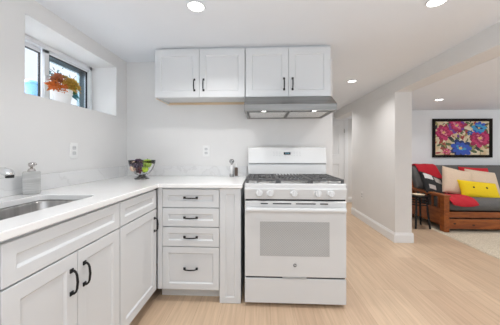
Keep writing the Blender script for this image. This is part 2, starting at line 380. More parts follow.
# sink
sk = thing('sink', 'undermount stainless steel sink set in the white countertop', 'sink', (-1.0885, 1.01, ct-.031))
bm = new(); x0, x1, y0, y1 = -.168, .168, -.295, .295
prof = [(0.012, 0, .05), (-.002, 0, .05), (-.006, -.012, .05), (-.010, -.15, .05), (-.03, -.185, .06), (-.07, -.195, .06)]
rings = []
for ins, z, r_ in prof:
    rings.append([bm.verts.new((x, y, z)) for x, y in rrect(x0-ins, x1+ins, y0-ins, y1+ins, r_)])
for a, b_ in zip(rings, rings[1:]):
    for i in range(len(a)): bm.faces.new([a[i], a[(i+1) % len(a)], b_[(i+1) % len(a)], b_[i]])
bm.faces.new(rings[-1])
so = obj('basin', bm, M['sink'], sk, smooth=True)
md = so.modifiers.new('s', 'SOLIDIFY'); md.thickness = .0015; md.offset = 1
obj('drain', lathe(new(), [(0, -.190), (.03, -.190), (.042, -.1935), (.042, -.195)], 20), M['chrome'], sk, smooth=True)

# faucet
fa = thing('faucet', 'chrome faucet reaching over the sink from the left', 'faucet', (-1.325, .93, ct))
obj('base', lathe(new(), [(0, 0), (.027, 0), (.027, .008), (.021, .016), (.019, .10), (.021, .15), (.016, .165), (0, .168)], 20), M['chrome'], fa, smooth=True)
obj('spout', tube(new(), [(0, 0, .12), (.05, .005, .145), (.12, .01, .162), (.19, .018, .166), (.240, .022, .163), (.262, .023, .154), (.266, .023, .143)], [.014, .014, .014, .015, .0165, .0175, .0175], 14), M['chrome'], fa, smooth=True)
obj('aerator', lathe(new(), [(0, 0), (.014, 0), (.014, .012), (0, .012)], 16), M['dark'], fa, loc=(.266, .023, .134))
obj('lever', tube(new(), [(0, 0, .16), (0, .01, .18), (-.0, .09, .20)], [.01, .008, .006], 10), M['chrome'], fa, smooth=True)

# soap dispenser
sd = thing('soap_dispenser', 'grey ribbed ceramic soap dispenser with a metal pump behind the sink', 'soap dispenser', (-1.325, 1.312, ct), math.radians(45))
bm = new(); rg = []
N = 26
for k in range(N+1):
    z = .002+.130*k/N; s_ = -.0012 if k % 2 else 0
    if k in (0, N): s_ = -.003
    rg.append([bm.verts.new((x, y, z)) for x, y in rrect(-.0400-s_, .0400+s_, -.024-s_, .024+s_, .008, 4)])
for a, b_ in zip(rg, rg[1:]):
    for i in range(len(a)): bm.faces.new([a[i], a[(i+1) % len(a)], b_[(i+1) % len(a)], b_[i]])
bm.faces.new(rg[-1]); bm.faces.new(rg[0][::-1])
obj('bottle', bm, noisy(mat('grey_ceramic', (.5, .5, .49), .5), (.42, .42, .41), (.56, .56, .55), (8, 8, 90), 3), sd)
obj('collar', lathe(new(), [(0, .131), (.019, .131), (.019, .138), (.015, .147), (.008, .15), (.006, .152), (0, .152)], 18), M['nickel'], sd, smooth=True)
bm = lathe(new(), [(0, .150), (.006, .150), (.006, .158), (.013, .161), (.016, .170), (.014, .180), (.006, .184), (0, .184)], 18)
tube(bm, [(0, 0, .174), (.014, -.010, .177), (.020, -.016, .172)], [.007, .006, .005], 10)
obj('pump', bm, M['nickel'], sd, smooth=True)

# ------------------------------------------------------------------ wall cabinets
def wallcab(label, x0, x1, sp, hz):
    t = thing('wall_cabinet', label, 'cabinet', (x0, 2.094, 1.652))
    w = x1-x0; Hh = 2.087-1.652; D_ = YB-2.094-.001
    bm = new(); box(bm, 0, w, .0203, D_, .022, Hh)
    box(bm, 0, w, .0203, .04, 0, .022); box(bm, 0, .014, .04, D_, 0, .022); box(bm, w-.014, w, .04, D_, 0, .022)
    obj('body', bm, M['cab'], t)
    obj('hanging_rail', B(.014, w-.014, D_-.018, D_-.001, 0.001, .0215), M['maple'], t, label='unpainted maple rail under the cabinet')
    obj('side_lip', B(-.0005, .0135, .0210, D_, -.0015, .004), M['maple'], t, label='unpainted maple edge')
    obj('crown_filler', B(0, w, .03, D_, Hh, Hh+.0195), M['cab'], t)
    for a, b_, px in ((.003, sp-x0-.0015, hz[0]-x0), (sp-x0+.0015, w-.003, hz[1]-x0)):
        f = obj('door', shaker(a, b_, .002, Hh-.004), M['cab'], t, bevel=.0012, seg=1)
        pull(px, .112, True, f)
    return t
wallcab('white two-door wall cabinet left of the one above the range hood', -.956, -.1375, -.548, (-.592, -.509))
wallcab('white two-door wall cabinet above the range hood', -.1345, .616, .247, (.208, .282))

# range hood
hd = thing('range_hood', 'stainless steel under-cabinet range hood with two small lights', 'range hood', (-.135, YB, 1.503))
Wd = .753
fr, tp = -(YB-1.94), -(YB-2.085)
bm = new()
prism(bm, [(fr, 0), (fr, .055), (tp, .146), (-.002, .146), (-.002, 0), (-.03, 0), (-.03, .03), (fr+.03, .03), (fr+.03, 0)], .0, Wd, 'x')
obj('canopy', bm, M['steel'], hd, bevel=.002)
bm = new(); box(bm, .001, .02, fr+.03, -.03, 0, .03); box(bm, Wd-.02, Wd-.001, fr+.03, -.03, 0, .03); box(bm, .02, Wd-.02, fr+.03, fr+.09, .006, .03)
box(bm, .02, Wd-.02, fr+.09, -.03, .02, .03)
obj('underside', bm, M['steel'], hd)
for a, b_ in ((.03, Wd/2-.008), (Wd/2+.008, Wd-.03)):
    f = obj('filter', B(a, b_, fr+.10, -.04, .006, .012), M['filter'], hd, label='fine metal mesh grease filter')
    bm = new(); box(bm, a-.004, b_+.004, fr+.096, fr+.106, .003, .013); box(bm, a-.004, b_+.004, -.046, -.036, .003, .013); box(bm, a-.004, a+.008, fr+.1, -.04, .003, .013); box(bm, b_-.008, b_+.004, fr+.1, -.04, .003, .013)
    obj('filter_frame', bm, M['steel'], f)
for xx in (.164, .585):
    bm = lathe(new(), [(0, .004), (.018, .004), (.020, .005), (.020, .008)], 20, (xx, fr+.058, 0))
    obj('hood_lamp', bm, M['lens'], hd, label='small lit hood lamp')
    l_ = bpy.data.lights.new('hood_lamp_light', 'SPOT'); l_.energy = 3.0; l_.spot_size = 2.4; l_.spot_blend = .8; l_.shadow_soft_size = .03; l_.color = (1, .97, .93)
    lo = bpy.data.objects.new('hood_lamp_light', l_); COL.objects.link(lo); lo.parent = hd; lo.location = (xx, fr+.058, -.03)
for xx in (Wd/2-.045, Wd/2+.02, Wd/2+.18): obj('switch_button', lathe(new(), [(0, 0), (.008, 0), (.008, .006)], 12, (xx, fr+.045, .001)), M['dark'], hd)

# ------------------------------------------------------------------ gas range
rg_ = thing('gas_range', 'white freestanding gas range with five knobs and black grates', 'range', (-.120, 1.775, 0))
Wr = .757; RD = YB-1.775-.004
obj('body', B(0, Wr, .03, RD-.03, .025, .90), M['range'], rg_, bevel=.004)
for a in (.04, Wr-.04):
    for b_ in (.07, RD-.08): obj('foot', lathe(new(), [(0, 0), (.018, 0), (.018, .008), (.01, .012), (.01, .027)], 12, (a, b_, 0)), M['dark'], rg_)
# cooktop: raised rim tray
bm = new(); pts = rrect(0, Wr, .0, RD-.10, .012, 3); 
def ring(ins, z): return [bm.verts.new((x, y, z)) for x, y in rrect(ins, Wr-ins, ins-.0, RD-.10-ins, .012, 3)]
R_ = [ring(0, .898), ring(0, .921), ring(.004, .926), ring(.022, .926), ring(.03, .919)]
for a, b_ in zip(R_, R_[1:]):
    for i in range(len(a)): bm.faces.new([a[i], a[(i+1) % len(a)], b_[(i+1) % len(a)], b_[i]])
bm.faces.new(R_[-1]); bm.faces.new(R_[0][::-1])
obj('cooktop', bm, M['range'], rg_, smooth=False)
# control panel (slightly sloped)
obj('control_panel', prism(new(), [(.001, .898), (-.004, .884), (.010, .808), (.05, .808), (.05, .898)], .0, Wr, 'x'), M['range'], rg_, bevel=.003)
for k, xx in enumerate((.112, .193, .370, .545, .639)):
    tilt = math.radians(90-10)
    bm = lathe(new(), [(0, 0), (.030, 0), (.030, .004), (.024, .007), (.0235, .024), (.021, .027), (0, .027)], 28)
    kn = obj('knob', bm, M['knobw'], rg_, loc=(xx, -.0005, .852), rot=(tilt, 0, 0), bevel=.001, seg=1)
    obj('knob_grip', B(-.0055, .0055, -.022, .022, .024, .037), M['knobw'], kn, bevel=.002)
obj('panel_gap', B(.006, Wr-.006, .012, .04, .7975, .8075), M['dark'], rg_, label='black gap above the oven door')
# oven door
bm = B(.002, Wr-.002, 0, .05, .228, .795)
od = obj('oven_door', bm, M['range'], rg_, bevel=.006, seg=3)
obj('oven_window', B(.116, .631, -.0015, .004, .386, .642), M['ovenglass'], od, label='grey dotted oven window')
bm = new()
for a, b_ in ((.122, .176), (.212, .350), (.384, .530), (.562, .620)): box(bm, a, b_, -.0012, .01, .773, .781)
obj('vent_slot', bm, M['dark'], od, label='dark vent slots above the door handle')
bm = prism(new(), [(-.028, .748), (-.034, .735), (-.030, .721), (-.020, .716), (-.014, .722), (-.012, .742), (-.018, .752)], .010, Wr-.010, 'x')
for a in (.010, Wr-.045): prism(bm, [(.002, .752), (-.02, .752), (-.02, .716), (.002, .722)], a, a+.035, 'x')
obj('door_handle', bm, M['range'], od, bevel=.004)
bd = obj('badge', lathe(new(), [(0, .0015), (.0125, .0015), (.0135, 0)], 28), mat('badge_grey', (.16, .16, .17), .3, .5), od, loc=(.377, -.0003, .318), rot=(PI/2, 0, 0), label='round grey maker badge')
cu = bpy.data.curves.new('t', 'FONT'); cu.body = 'GE'; cu.size = .015; cu.align_x = 'CENTER'; cu.align_y = 'CENTER'; cu.extrude = .0003; cu.shear = .3
to = bpy.data.objects.new('t', cu); COL.objects.link(to); bpy.context.view_layer.update()
me = bpy.data.meshes.new_from_object(to.evaluated_get(bpy.context.evaluated_depsgraph_get())); bpy.data.objects.remove(to)
me.materials.append(M['plate'])
lt = bpy.data.objects.new('badge_lettering', me); COL.objects.link(lt); lt.parent = bd; lt.location = (0, 0, .0022)
# drawer
dr = obj('storage_drawer', B(.002, Wr-.002, .001, .05, .030, .216), M['range'], rg_, bevel=.005, seg=3)
obj('drawer_gap', B(.01, Wr-.01, .012, .04, .2135, .2305), M['dark'], rg_)
obj('drawer_grip', prism(new(), [(.02, .2285), (-.0035, .2265), (-.0035, .2215), (.02, .2185)], .285, .463, 'x'), mat('grip_grey', (.42, .42, .42), .4), dr)
# backguard
by = 2.262-1.775
bm = prism(new(), [(by+.004, .905), (by, 1.052), (by+.10, 1.052), (by+.10, .905)], .004, Wr-.016, 'x')
bg = obj('backguard', bm, M['range'], rg_, bevel=.003)
obj('console', prism(new(), [(by-.012, 1.058), (by-.006, 1.085), (by+.022, 1.196), (by+.035, 1.209), (by+.062, 1.212), (by+.10, 1.205), (by+.10, 1.058)], .003, Wr-.015, 'x'), M['range'], bg, bevel=.004, seg=3)
obj('console_seam', B(.008, Wr-.020, by-.006, by+.09, 1.0515, 1.0585), M['slot'], bg, label='dark seam under the control console')
# display lies on the sloped console face
ang = math.atan2(.028, .111)
disp = obj('display', B(-.032, .032, -.002, .003, -.012, .012), mat('display_black', (.012, .013, .016), .15), bg, loc=(.374, by+.009, 1.150), rot=(-ang, 0, 0))
bm = new()
digit = mat('display_digits', (.1, .5, .7), .4, Emission_Strength=.8); digit.node_tree.nodes['Principled BSDF'].inputs['Emission Color'].default_value = (.3, .75, .9, 1)
for a in (-.014, -.004, .007, .016):
    box(bm, a-.0025, a+.0025, -.0026, -.0018, .0035, .005); box(bm, a+.002, a+.003, -.0026, -.0018, -.004, .005)
obj('display_digits', bm, digit, disp)
bm = new()
for i in range(10):
    for j in range(3):
        xx = -.125+.0275*i
        if abs(xx) < .045 and j < 2: continue
        box(bm, xx-.006, xx+.006, -.0007, .002, .012-.017*j, .016-.017*j)
obj('console_marking', bm, mat('marking_grey', (.5, .52, .54), .4), bg, loc=(.374, by+.0085, 1.150), rot=(-ang, 0, 0), label='faint grey button markings')
# burners
for bx, byy, r_ in ((.15, .155, .045), (.15, .385, .036), (.378, .27, .05), (.61, .155, .042), (.61, .385, .034)):
    bnr = obj('burner', lathe(new(), [(r_*1.5, .0), (r_*1.35, .006), (r_, .008), (r_, .018), (r_*.6, .02)], 28, (0, 0, 0)), mat('burner_alloy', (.55, .55, .55), .35, .9), rg_, loc=(bx, byy, .919), smooth=False)
    obj('burner_cap', lathe(new(), [(0, .027), (r_*.8, .026), (r_*.92, .023), (r_*.92, .018), (0, .018)], 28), mat('cap_alloy', (.7, .7, .7), .3, .6) if bx == .378 else mat('cap_black', (.05, .05, .05), .18), bnr)
# grates: three, wall to wall
gx = [(.012, .253), (.256, .495), (.498, .745)]
for gi, (a, b_) in enumerate(gx):
    bm = new(); y0, y1 = .035, .50; z0, z1 = .945, .957; tk = .006
    for yy in (y0, y1): box(bm, a, b_, yy-tk, yy+tk, z0, z1)
    for xx in (a+tk, b_-tk): box(bm, xx-tk, xx+tk, y0, y1, z0, z1)
    cx = (a+b_)/2
    box(bm, a, b_, .264, .276, z0, z1)
    if gi != 1:
        for xx in (a+.045, b_-.045): box(bm, xx-.004, xx+.004, y0, y1, z0, z1)
        for yy in (.07, .225, .315, .465): box(bm, a, b_, yy-.004, yy+.004, z0, z1)
        for cy in (.155, .385):
            for s_ in (-1, 1):
                box(bm, min(cx+s_*.025, cx+s_*(cx-a)), max(cx+s_*.025, cx+s_*(cx-a)), cy-.004, cy+.004, z0, z1+.001)
                box(bm, cx-.004, cx+.004, min(cy+s_*.025, cy+s_*.115), max(cy+s_*.025, cy+s_*.115), z0, z1+.001)
                for q_ in (-1, 1):
                    tube(bm, [(cx+s_*.03, cy+q_*.03, z1-.004), (cx+s_*.075, cy+q_*.075, z1-.004)], .005, 6)
    else:
        for k in range(7):
            xx = a+.03+k*(b_-a-.06)/6
            box(bm, xx-.004, xx+.004, y0, .20, z0, z1+.001); box(bm, xx-.004, xx+.004, .34, y1, z0, z1+.001)
        box(bm, a, b_, .196, .204, z0, z1); box(bm, a, b_, .336, .344, z0, z1)
        for q_ in (-1, 1): tube(bm, [(cx+q_*.03, .24, z1-.004), (cx+q_*.09, .20, z1-.004)], .005, 6); tube(bm, [(cx+q_*.03, .30, z1-.004), (cx+q_*.09, .34, z1-.004)], .005, 6)
    for xx in (a+.008, b_-.008):
        for yy in (y0, .27, y1):
            prism(bm, [(xx-.010, yy-.008), (xx+.010, yy-.008), (xx+.010, yy+.008), (xx-.010, yy+.008)], .924, z1, 'z')
    obj('grate', bm, M['iron'], rg_, bevel=.0015, seg=1, label='black cast-iron burner grate')

# ------------------------------------------------------------------ recessed ceiling lamps
def can(x, y, z, label, power=CAN_W):
    t = thing('recessed_light', label, 'ceiling light', (x, y, z), 0, None)
    obj('trim_ring', lathe(new(), [(.050, 0), (.060, -.003), (.062, -.005), (.058, -.008), (.052, -.008), (.050, -.004)], 32), M['trim'], t, smooth=True)
    obj('lens', lathe(new(), [(0, -.005), (.042, -.0045), (.051, -.003)], 32), M['lens'], t)
    l_ = bpy.data.lights.new('lamp_light', 'AREA'); l_.shape = 'DISK'; l_.size = .10; l_.energy = power; l_.color = (1.0, .985, .97); l_.spread = math.radians(135)
    o = bpy.data.objects.new('lamp_light', l_); COL.objects.link(o); o.parent = t; o.location = (0, 0, -.012)
can(-.417, 1.512, CZ, 'recessed ceiling lamp above the kitchen counter, left of the others')
can(1.103, 1.529, CZ, 'recessed ceiling lamp at the top edge, toward the right of the kitchen ceiling')
can(1.213, 3.19, CZ, 'recessed ceiling lamp over the hallway beside the wall cabinets')
can(2.636, 3.612, CL, 'recessed ceiling lamp in the living room ceiling near the painting')
can(-.417, -.2, CZ, 'extra unseen recessed ceiling lamp behind the camera on the sink side')  # extra kitchen lamps out of view, repeating the visible ones for more light
can(1.103, -.2, CZ, 'extra unseen recessed ceiling lamp behind the camera on the hall side')
can(4.3, 3.2, CL, 'extra unseen recessed ceiling lamp over the right end of the futon')  # extra living room lamps out of view, put in for light
can(3.0, 1.2, CL, 'extra unseen recessed ceiling lamp over the living room floor')
can(2.40, 5.0, CL, 'added hidden ceiling lamp lighting the far end of the hallway and the white door', 5)  # added out of sight to light the hall end and its door
can(1.25, 4.6, CZ, 'added hidden ceiling lamp brightening the hallway past the wall cabinets', 5)  # added behind the back wall to brighten the hallway wall

# ------------------------------------------------------------------ outlets
def outlet(label, loc, rz, kind='duplex'):
    t = thing('wall_outlet', label, 'outlet', loc, rz)
    obj('cover_plate', B(-.036, .036, -.006, 0, -.058, .058), M['plate'], t, bevel=.002)
    for z in (-.02, .02):
        r_ = obj('receptacle', prism(new(), rrect(-.0165, .0165, z-.014, z+.014, .009, 4), -.0085, -.005, 'y'), M['knobw'], t)
        bm = new(); box(bm, -.008, -.005, -.009, -.008, z-.003, z+.006); box(bm, .005, .008, -.009, -.008, z-.003, z+.006)
        obj('slot', bm, M['slot'], r_)
outlet('white electrical outlet on the left wall below the window', (XL, 1.717, 1.175), PI/2)
outlet('white electrical outlet on the back wall left of the range', (-.561, YB, 1.175), 0)
outlet('small white electrical outlet low on the hallway wall', (XB, 4.10, .43), -PI/2)

# ------------------------------------------------------------------ fruit bowl and fruit
bw = thing('fruit_bowl', 'clear footed bowl with a dark rim in the counter corner', 'bowl', (-1.085, 2.12, ct))
bm = lathe(new(), [(0, .0325), (.03, .034), (.062, .055), (.09, .09), (.108, .135), (.113, .165), (.110, .165), (.105, .135), (.087, .093), (.06, .059), (.03, .038), (0, .0365)], 40)
obj('glass_bowl', bm, M['glass'], bw, smooth=True)
obj('rim', tube(new(), [(.1135*math.cos(a), .1135*math.sin(a), .168) for a in [2*PI*k/40 for k in range(40)]], .0024, 8, True), M['black'], bw, smooth=True, label='dark metal rim')
bm = new()
for k in range(6):
    a = 2*PI*k/6+.2; c_, s_ = math.cos(a), math.sin(a)
    tube(bm, [(r_*c_, r_*s_, z) for r_, z in ((.045, .036), (.066, .054), (.094, .09), (.112, .135), (.1165, .166))], .0013, 5)
obj('wire_cage', bm, M['black'], bw)
ftm = noisy(mat('pewter', (.2, .2, .2), .35, .7), (.10, .10, .10), (.32, .32, .31), (80, 80, 80))
obj('foot', lathe(new(), [(0, .0), (.064, 0), (.066, .005), (.05, .013), (.035, .024), (.032, .031), (0, .032)], 28), ftm, bw, smooth=True)
def bunch(label, c, n, spread, r_, m, seed):
    random.seed(seed); t = thing('grape_bunch', label, 'grapes', c)
    bm = new(); pts = []; tries = 0
    while len(pts) < n and tries < 4000:
        tries += 1
        p = Vector((random.uniform(-1, 1)*spread[0], random.uniform(-1, 1)*spread[1], random.uniform(-1, 1)*spread[2]))
        if (p.x/spread[0])**2+(p.y/spread[1])**2+(p.z/spread[2])**2 > 1: continue
        if all((p-q_).length > r_*1.55 for q_ in pts): pts.append(p)
    for p in pts: bmesh.ops.create_uvsphere(bm, u_segments=12, v_segments=8, radius=r_, matrix=Matrix.Translation(p))
    obj('grapes', bm, m, t, smooth=True)
    obj('stalk', tube(new(), [(0, 0, 0), (.005, 0, spread[2]*.8), (.012, .004, spread[2]+.012)], .002, 6), mat('stalk_green', (.2, .25, .06), .6), t)
bunch('bunch of black grapes at the left of the fruit bowl', (-1.110, 2.105, ct+.132), 95, (.068, .070, .044), .0118, noisy(mat('black_grape', (.04, .015, .05), .3), (.02, .008, .03), (.09, .03, .09), (60, 60, 60)), 3)
bunch('bunch of red-purple grapes low in the middle of the fruit bowl', (-1.080, 2.09, ct+.088), 34, (.042, .048, .030), .0115, noisy(mat('red_grape', (.14, .03, .05), .3), (.07, .02, .04), (.2, .05, .06), (60, 60, 60)), 5)
def apple(label, c, r_, m, cat='apple', name='apple'):
    t = thing(name, label, cat, c)
    prof = [(0, -.80), (.25, -.88), (.6, -.75), (.88, -.35), (1, .1), (.9, .55), (.6, .82), (.25, .86), (.08, .72), (0, .66)]
    obj('flesh', lathe(new(), [(a*r_, b_*r_) for a, b_ in prof], 24), m, t, smooth=True)
    obj('stalk', tube(new(), [(0, 0, r_*.66), (.002, 0, r_*1.05)], .0015, 6), M['knot'], t)
grn = noisy(mat('green_apple_skin', (.35, .5, .03), .3), (.30, .50, .02), (.50, .66, .06), (20, 20, 20))
apple('bright green apple at the right of the fruit bowl, on top', (-1.028, 2.105, ct+.142), .043, grn)
apple('green apple lower at the right of the fruit bowl', (-1.035, 2.075, ct+.090), .030, grn)
apple('pale pink peach low at the left of the fruit bowl', (-1.133, 2.055, ct+.098), .028, noisy(mat('peach_skin', (.8, .5, .38), .5), (.75, .36, .28), (.86, .68, .52), (20, 20, 20)), 'peach', 'peach')
apple('pink apple at the back of the fruit bowl behind the grapes', (-1.055, 2.165, ct+.145), .036, noisy(mat('pink_skin', (.6, .2, .15), .4), (.5, .1, .08), (.7, .4, .3), (20, 20, 20)))

# salt and pepper
sm = thing('salt_mill', 'clear and white salt mill with a round steel top beside the range', 'salt mill', (-.285, 2.33, ct))
obj('base_cup', lathe(new(), [(0, 0), (.022, 0), (.022, .022), (.019, .026), (0, .026)], 20), mat('mill_grey', (.4, .4, .4), .3, .5), sm, smooth=False)
obj('body', lathe(new(), [(0, .026), (.018, .026), (.018, .1), (.014, .112), (.008, .118), (0, .118)], 20), mat('salt_white', (.8, .8, .8), .15), sm, smooth=True)
obj('knob_top', lathe(new(), [(0, .118), (.006, .118), (.007, .130), (.018, .138), (.025, .150), (.024, .164), (.014, .174), (0, .176)], 20), mat('mill_steel', (.38, .38, .38), .2, .9), sm, smooth=True)
pm = thing('pepper_shaker', 'slim glass shaker of dark pepper beside the salt mill', 'pepper shaker', (-.238, 2.315, ct))
obj('jar', lathe(new(), [(0, 0), (.015, 0), (.016, .02), (.017, .085), (.012, .095), (0, .095)], 18), mat('pepper_brown', (.10, .07, .055), .4), pm, smooth=False)
obj('base_ring', lathe(new(), [(0, 0), (.0175, 0), (.0175, .012), (0, .012)], 18), mat('jar_glass', (.6, .6, .6), .1), pm)
obj('cap', lathe(new(), [(0, .095), (.010, .095), (.010, .112), (.004, .120), (.003, .132), (0, .133)], 16), M['plate'], pm, smooth=True)

# ------------------------------------------------------------------ potted flowers on the window sill
fpz = thing('flower_pot', 'white pot of orange and yellow silk flowers on the kitchen window sill', 'potted flowers', (-1.525, 1.755, wz0))
obj('pot', lathe(new(), [(0, 0), (.048, 0), (.060, .09), (.066, .095), (.066, .125), (.060, .125), (.054, .095), (0, .09)], 32), mat('white_glaze', (.85, .86, .86), .3), fpz, smooth=False)
obj('soil', lathe(new(), [(0, .105), (.058, .105)], 24), mat('soil', (.05, .035, .02), .9), fpz)
def petals(m, c, R_, n, layers, parent, spiky):
    bm = new(); c = Vector(c)-Vector((0, 0, .012))
    ax = Vector((c.x, c.y, max(c.z-.11, .02))).normalized(); ax = (ax+Vector((.3, -.3, 0))).normalized()
    q_ = ax.to_track_quat('Z', 'Y')
    for L in range(layers):
        el = .15+L*.42
        for k in range(n):
            a = 2*PI*k/n+L*.4+random.uniform(-.15, .15); rr = R_*1.0*(1-.2*L)*random.uniform(.8, 1.15)*random.uniform(.85, 1.1)
            d = Vector((math.cos(a)*math.cos(el), math.sin(a)*math.cos(el), math.sin(el))); s_ = Vector((-math.sin(a), math.cos(a), 0))*rr*(.22 if spiky else .38)
            up = Vector((0, 0, 1))
            ps = [Vector((0, 0, 0)), d*rr*.5+s_+up*rr*.06, d*rr+up*rr*.02, d*rr*.5-s_+up*rr*.06, d*rr*.55-up*rr*.03]
            vs = [bm.verts.new(c+q_ @ p) for p in ps]
            bm.faces.new([vs[0], vs[1], vs[4]]); bm.faces.new([vs[1], vs[2], vs[4]]); bm.faces.new([vs[2], vs[3], vs[4]]); bm.faces.new([vs[3], vs[0], vs[4]])
    return obj('flower_head', bm, m, parent)
random.seed(4)
org = mat('orange_petal', (.62, .17, .03), .7); rust = mat('rust_petal', (.42, .13, .05), .7); yel = mat('golden_petal', (.66, .42, .08), .7); lime = mat('lime_leaf', (.34, .38, .07), .7); grnl = mat('green_leaf', (.08, .2, .08), .6); teal = mat('teal_leaf', (.05, .22, .26), .6)
for p, R_, m_, sp_ in (((.01, -.075, .150), .062, org, True), ((.02, -.06, .195), .058, rust, True), ((.035, -.04, .135), .045, org, True), ((0, -.045, .225), .045, rust, True),
                       ((.03, .01, .17), .062, yel, False), ((.01, .05, .21), .060, yel, False), ((.03, .06, .155), .055, yel, False), ((-.02, .02, .235), .055, yel, True), ((.02, .095, .185), .05, lime, True),
                       ((.04, -.005, .13), .035, lime, False), ((.06, .03, .20), .055, yel, False), ((.055, .075, .17), .05, yel, True), ((0, .10, .15), .045, yel, True)):
    petals(m_, p, R_, 11 if sp_ else 8, 3, fpz, sp_)
def leaves(m, items, name='leaf'):
    for (a, b_, wd_) in items:
        a, b_ = Vector(a), Vector(b_); d = b_-a; s_ = d.cross(Vector((1, 0, .2))).normalized()*wd_; bm = new()
        pts = [a, a+d*.35+s_, b_, a+d*.35-s_, a+d*.5-Vector((0, 0, .006))]
        vs = [bm.verts.new(p) for p in pts]
        bm.faces.new([vs[0], vs[1], vs[4]]); bm.faces.new([vs[1], vs[2], vs[4]]); bm.faces.new([vs[2], vs[3], vs[4]]); bm.faces.new([vs[3], vs[0], vs[4]])
        o = obj(name, bm, m, fpz); md = o.modifiers.new('s', 'SOLIDIFY'); md.thickness = .001
leaves(grnl, [((.03, .01, .12), (.07, .035, .10), .016), ((.03, .03, .12), (.06, .08, .115), .014), ((.03, -.03, .12), (.07, -.01, .115), .012)])
leaves(teal, [((.01, .075, .13), (.02, .165, .085), .022), ((.0, .08, .12), (.03, .13, .06), .018), ((0, .06, .13), (.01, .15, .12), .016)])
obj('flower_stem', tube(tube(new(), [(0, 0, .1), (.02, -.05, .2)], .003, 6), [(0, 0, .1), (.01, .05, .2)], .003, 6), grnl, fpz)

# ------------------------------------------------------------------ rug
bm = new(); nx, ny = 150, 150; rx0, rx1, ry0, ry1 = 2.585, 4.95, 1.75, 3.80
grid = []
for i in range(nx+1):
    row = []
    for j in range(ny+1):
        x = rx0+(rx1-rx0)*i/nx; y = ry0+(ry1-ry0)*j/ny
        edge = min(i, nx-i, j, ny-j); h = .010 if edge > 0 else .001
        if edge > 0: h += .009*abs(noise.noise(Vector((x*38, y*38, 0))))+.004*noise.noise(Vector((x*12, y*12, 3)))
        jx = .008*noise.noise(Vector((y*30, 1, i == 0))) if edge == 0 else 0
        row.append(bm.verts.new((x+jx, y+jx, max(h, .001))))
    grid.append(row)
for i in range(nx):
    for j in range(ny): bm.faces.new([grid[i][j], grid[i+1][j], grid[i+1][j+1], grid[i][j+1]])
tag(obj('rug', bm, M['shag'], smooth=True), 'cream shag rug on the oak floor in front of the futon', 'rug')

# ------------------------------------------------------------------ futon sofa
fx = 2.64
ft = thing('futon_sofa', 'wooden mission-style futon sofa with a grey mattress', 'sofa', (fx, 3.52, .012))
FL = 2.14
def arm(x):
    bm = new(); w_ = .075
    obj('arm_rest', B(x-.012, x+w_+.012, -.012, .90, .508, .532), M['redwood'], ft, bevel=.004)
    obj('leg', B(x, x+w_, 0, .085, 0, .508), M['redwood'], ft, bevel=.003)
    obj('leg', B(x, x+w_, .79, .875, 0, .508), M['redwood'], ft, bevel=.003)
    obj('arm_panel', B(x+.022, x+.050, .085, .79, .075, .300), M['redwood'], ft, label='solid lower panel of the arm')
    bm = B(x+.012, x+.060, .085, .79, .300, .318); box(bm, x+.012, x+.060, .085, .79, .492, .508)
    obj('arm_rail', bm, M['redwood'], ft)
    for k in range(5):
        y = .135+k*.132; obj('arm_slat', B(x+.026, x+.042, y, y+.030, .318, .492), M['redwood'], ft)
arm(0); arm(FL-.075)
obj('front_rail', B(.075, FL-.075, .03, .06, .205, .285), M['redwood_x'], ft, bevel=.003)
obj('drawer_front', B(.085, FL-.085, .015, .035, .045, .185), M['redwood_x'], ft, bevel=.003, label='long lower board with dark knots')
bm = new()
for xx, zz in ((.16, .12), (.42, .10), (.80, .13), (1.25, .09), (1.7, .12)):
    prism(bm, [(xx+.016*math.cos(a)*1.3, zz+.012*math.sin(a)) for a in [2*PI*k/12 for k in range(12)]], .0142, .016, 'y')
obj('wood_knot', bm, M['knot'], ft)
obj('under_frame', B(.085, FL-.085, .06, .80, .19, .24), M['knot'], ft)
bm = new(); prism(bm, [(.66, .20), (.72, .20), (.93, .86), (.87, .86)], .012, .06, 'x'); prism(bm, [(.66, .20), (.72, .20), (.93, .86), (.87, .86)], FL-.06, FL-.012, 'x')
obj('back_frame', bm, M['redwood'], ft)
def slab(x0, x1, prof):
    """soft mattress: profile in (y,z) swept along x with rounded ends"""
    bm = new(); rings = []; cy = sum(p[0] for p in prof)/len(prof); cz = sum(p[1] for p in prof)/len(prof)
    for t_, s_ in ((0, .72), (.012, .88), (.035, .97), (.07, 1), (.3, 1), (.5, 1), (.7, 1), (.93, 1), (.965, .97), (.988, .88), (1, .72)):
        rings.append([bm.verts.new((x0+(x1-x0)*t_, cy+(p[0]-cy)*s_, cz+(p[1]-cz)*s_)) for p in prof])
    for a, b_ in zip(rings, rings[1:]):
        for i in range(len(a)): bm.faces.new([a[i], a[(i+1) % len(a)], b_[(i+1) % len(a)], b_[i]])
    bm.faces.new(rings[0][::-1]); bm.faces.new(rings[-1]); return bm
obj('seat_mattress', slab(.072, FL-.072, [(.02, .33), (.02, .40), (.06, .455), (.2, .475), (.6, .44), (.72, .40), (.72, .29), (.5, .265), (.2, .275), (.06, .285)]), M['grey_fab'], ft, smooth=True, sub=1)
obj('back_mattress', slab(.05, FL-.05, [(.60, .42), (.64, .38), (.76, .40), (.93, .86), (.91, .915), (.85, .93), (.79, .90), (.68, .62)]), M['grey_fab'], ft, smooth=True, sub=1)

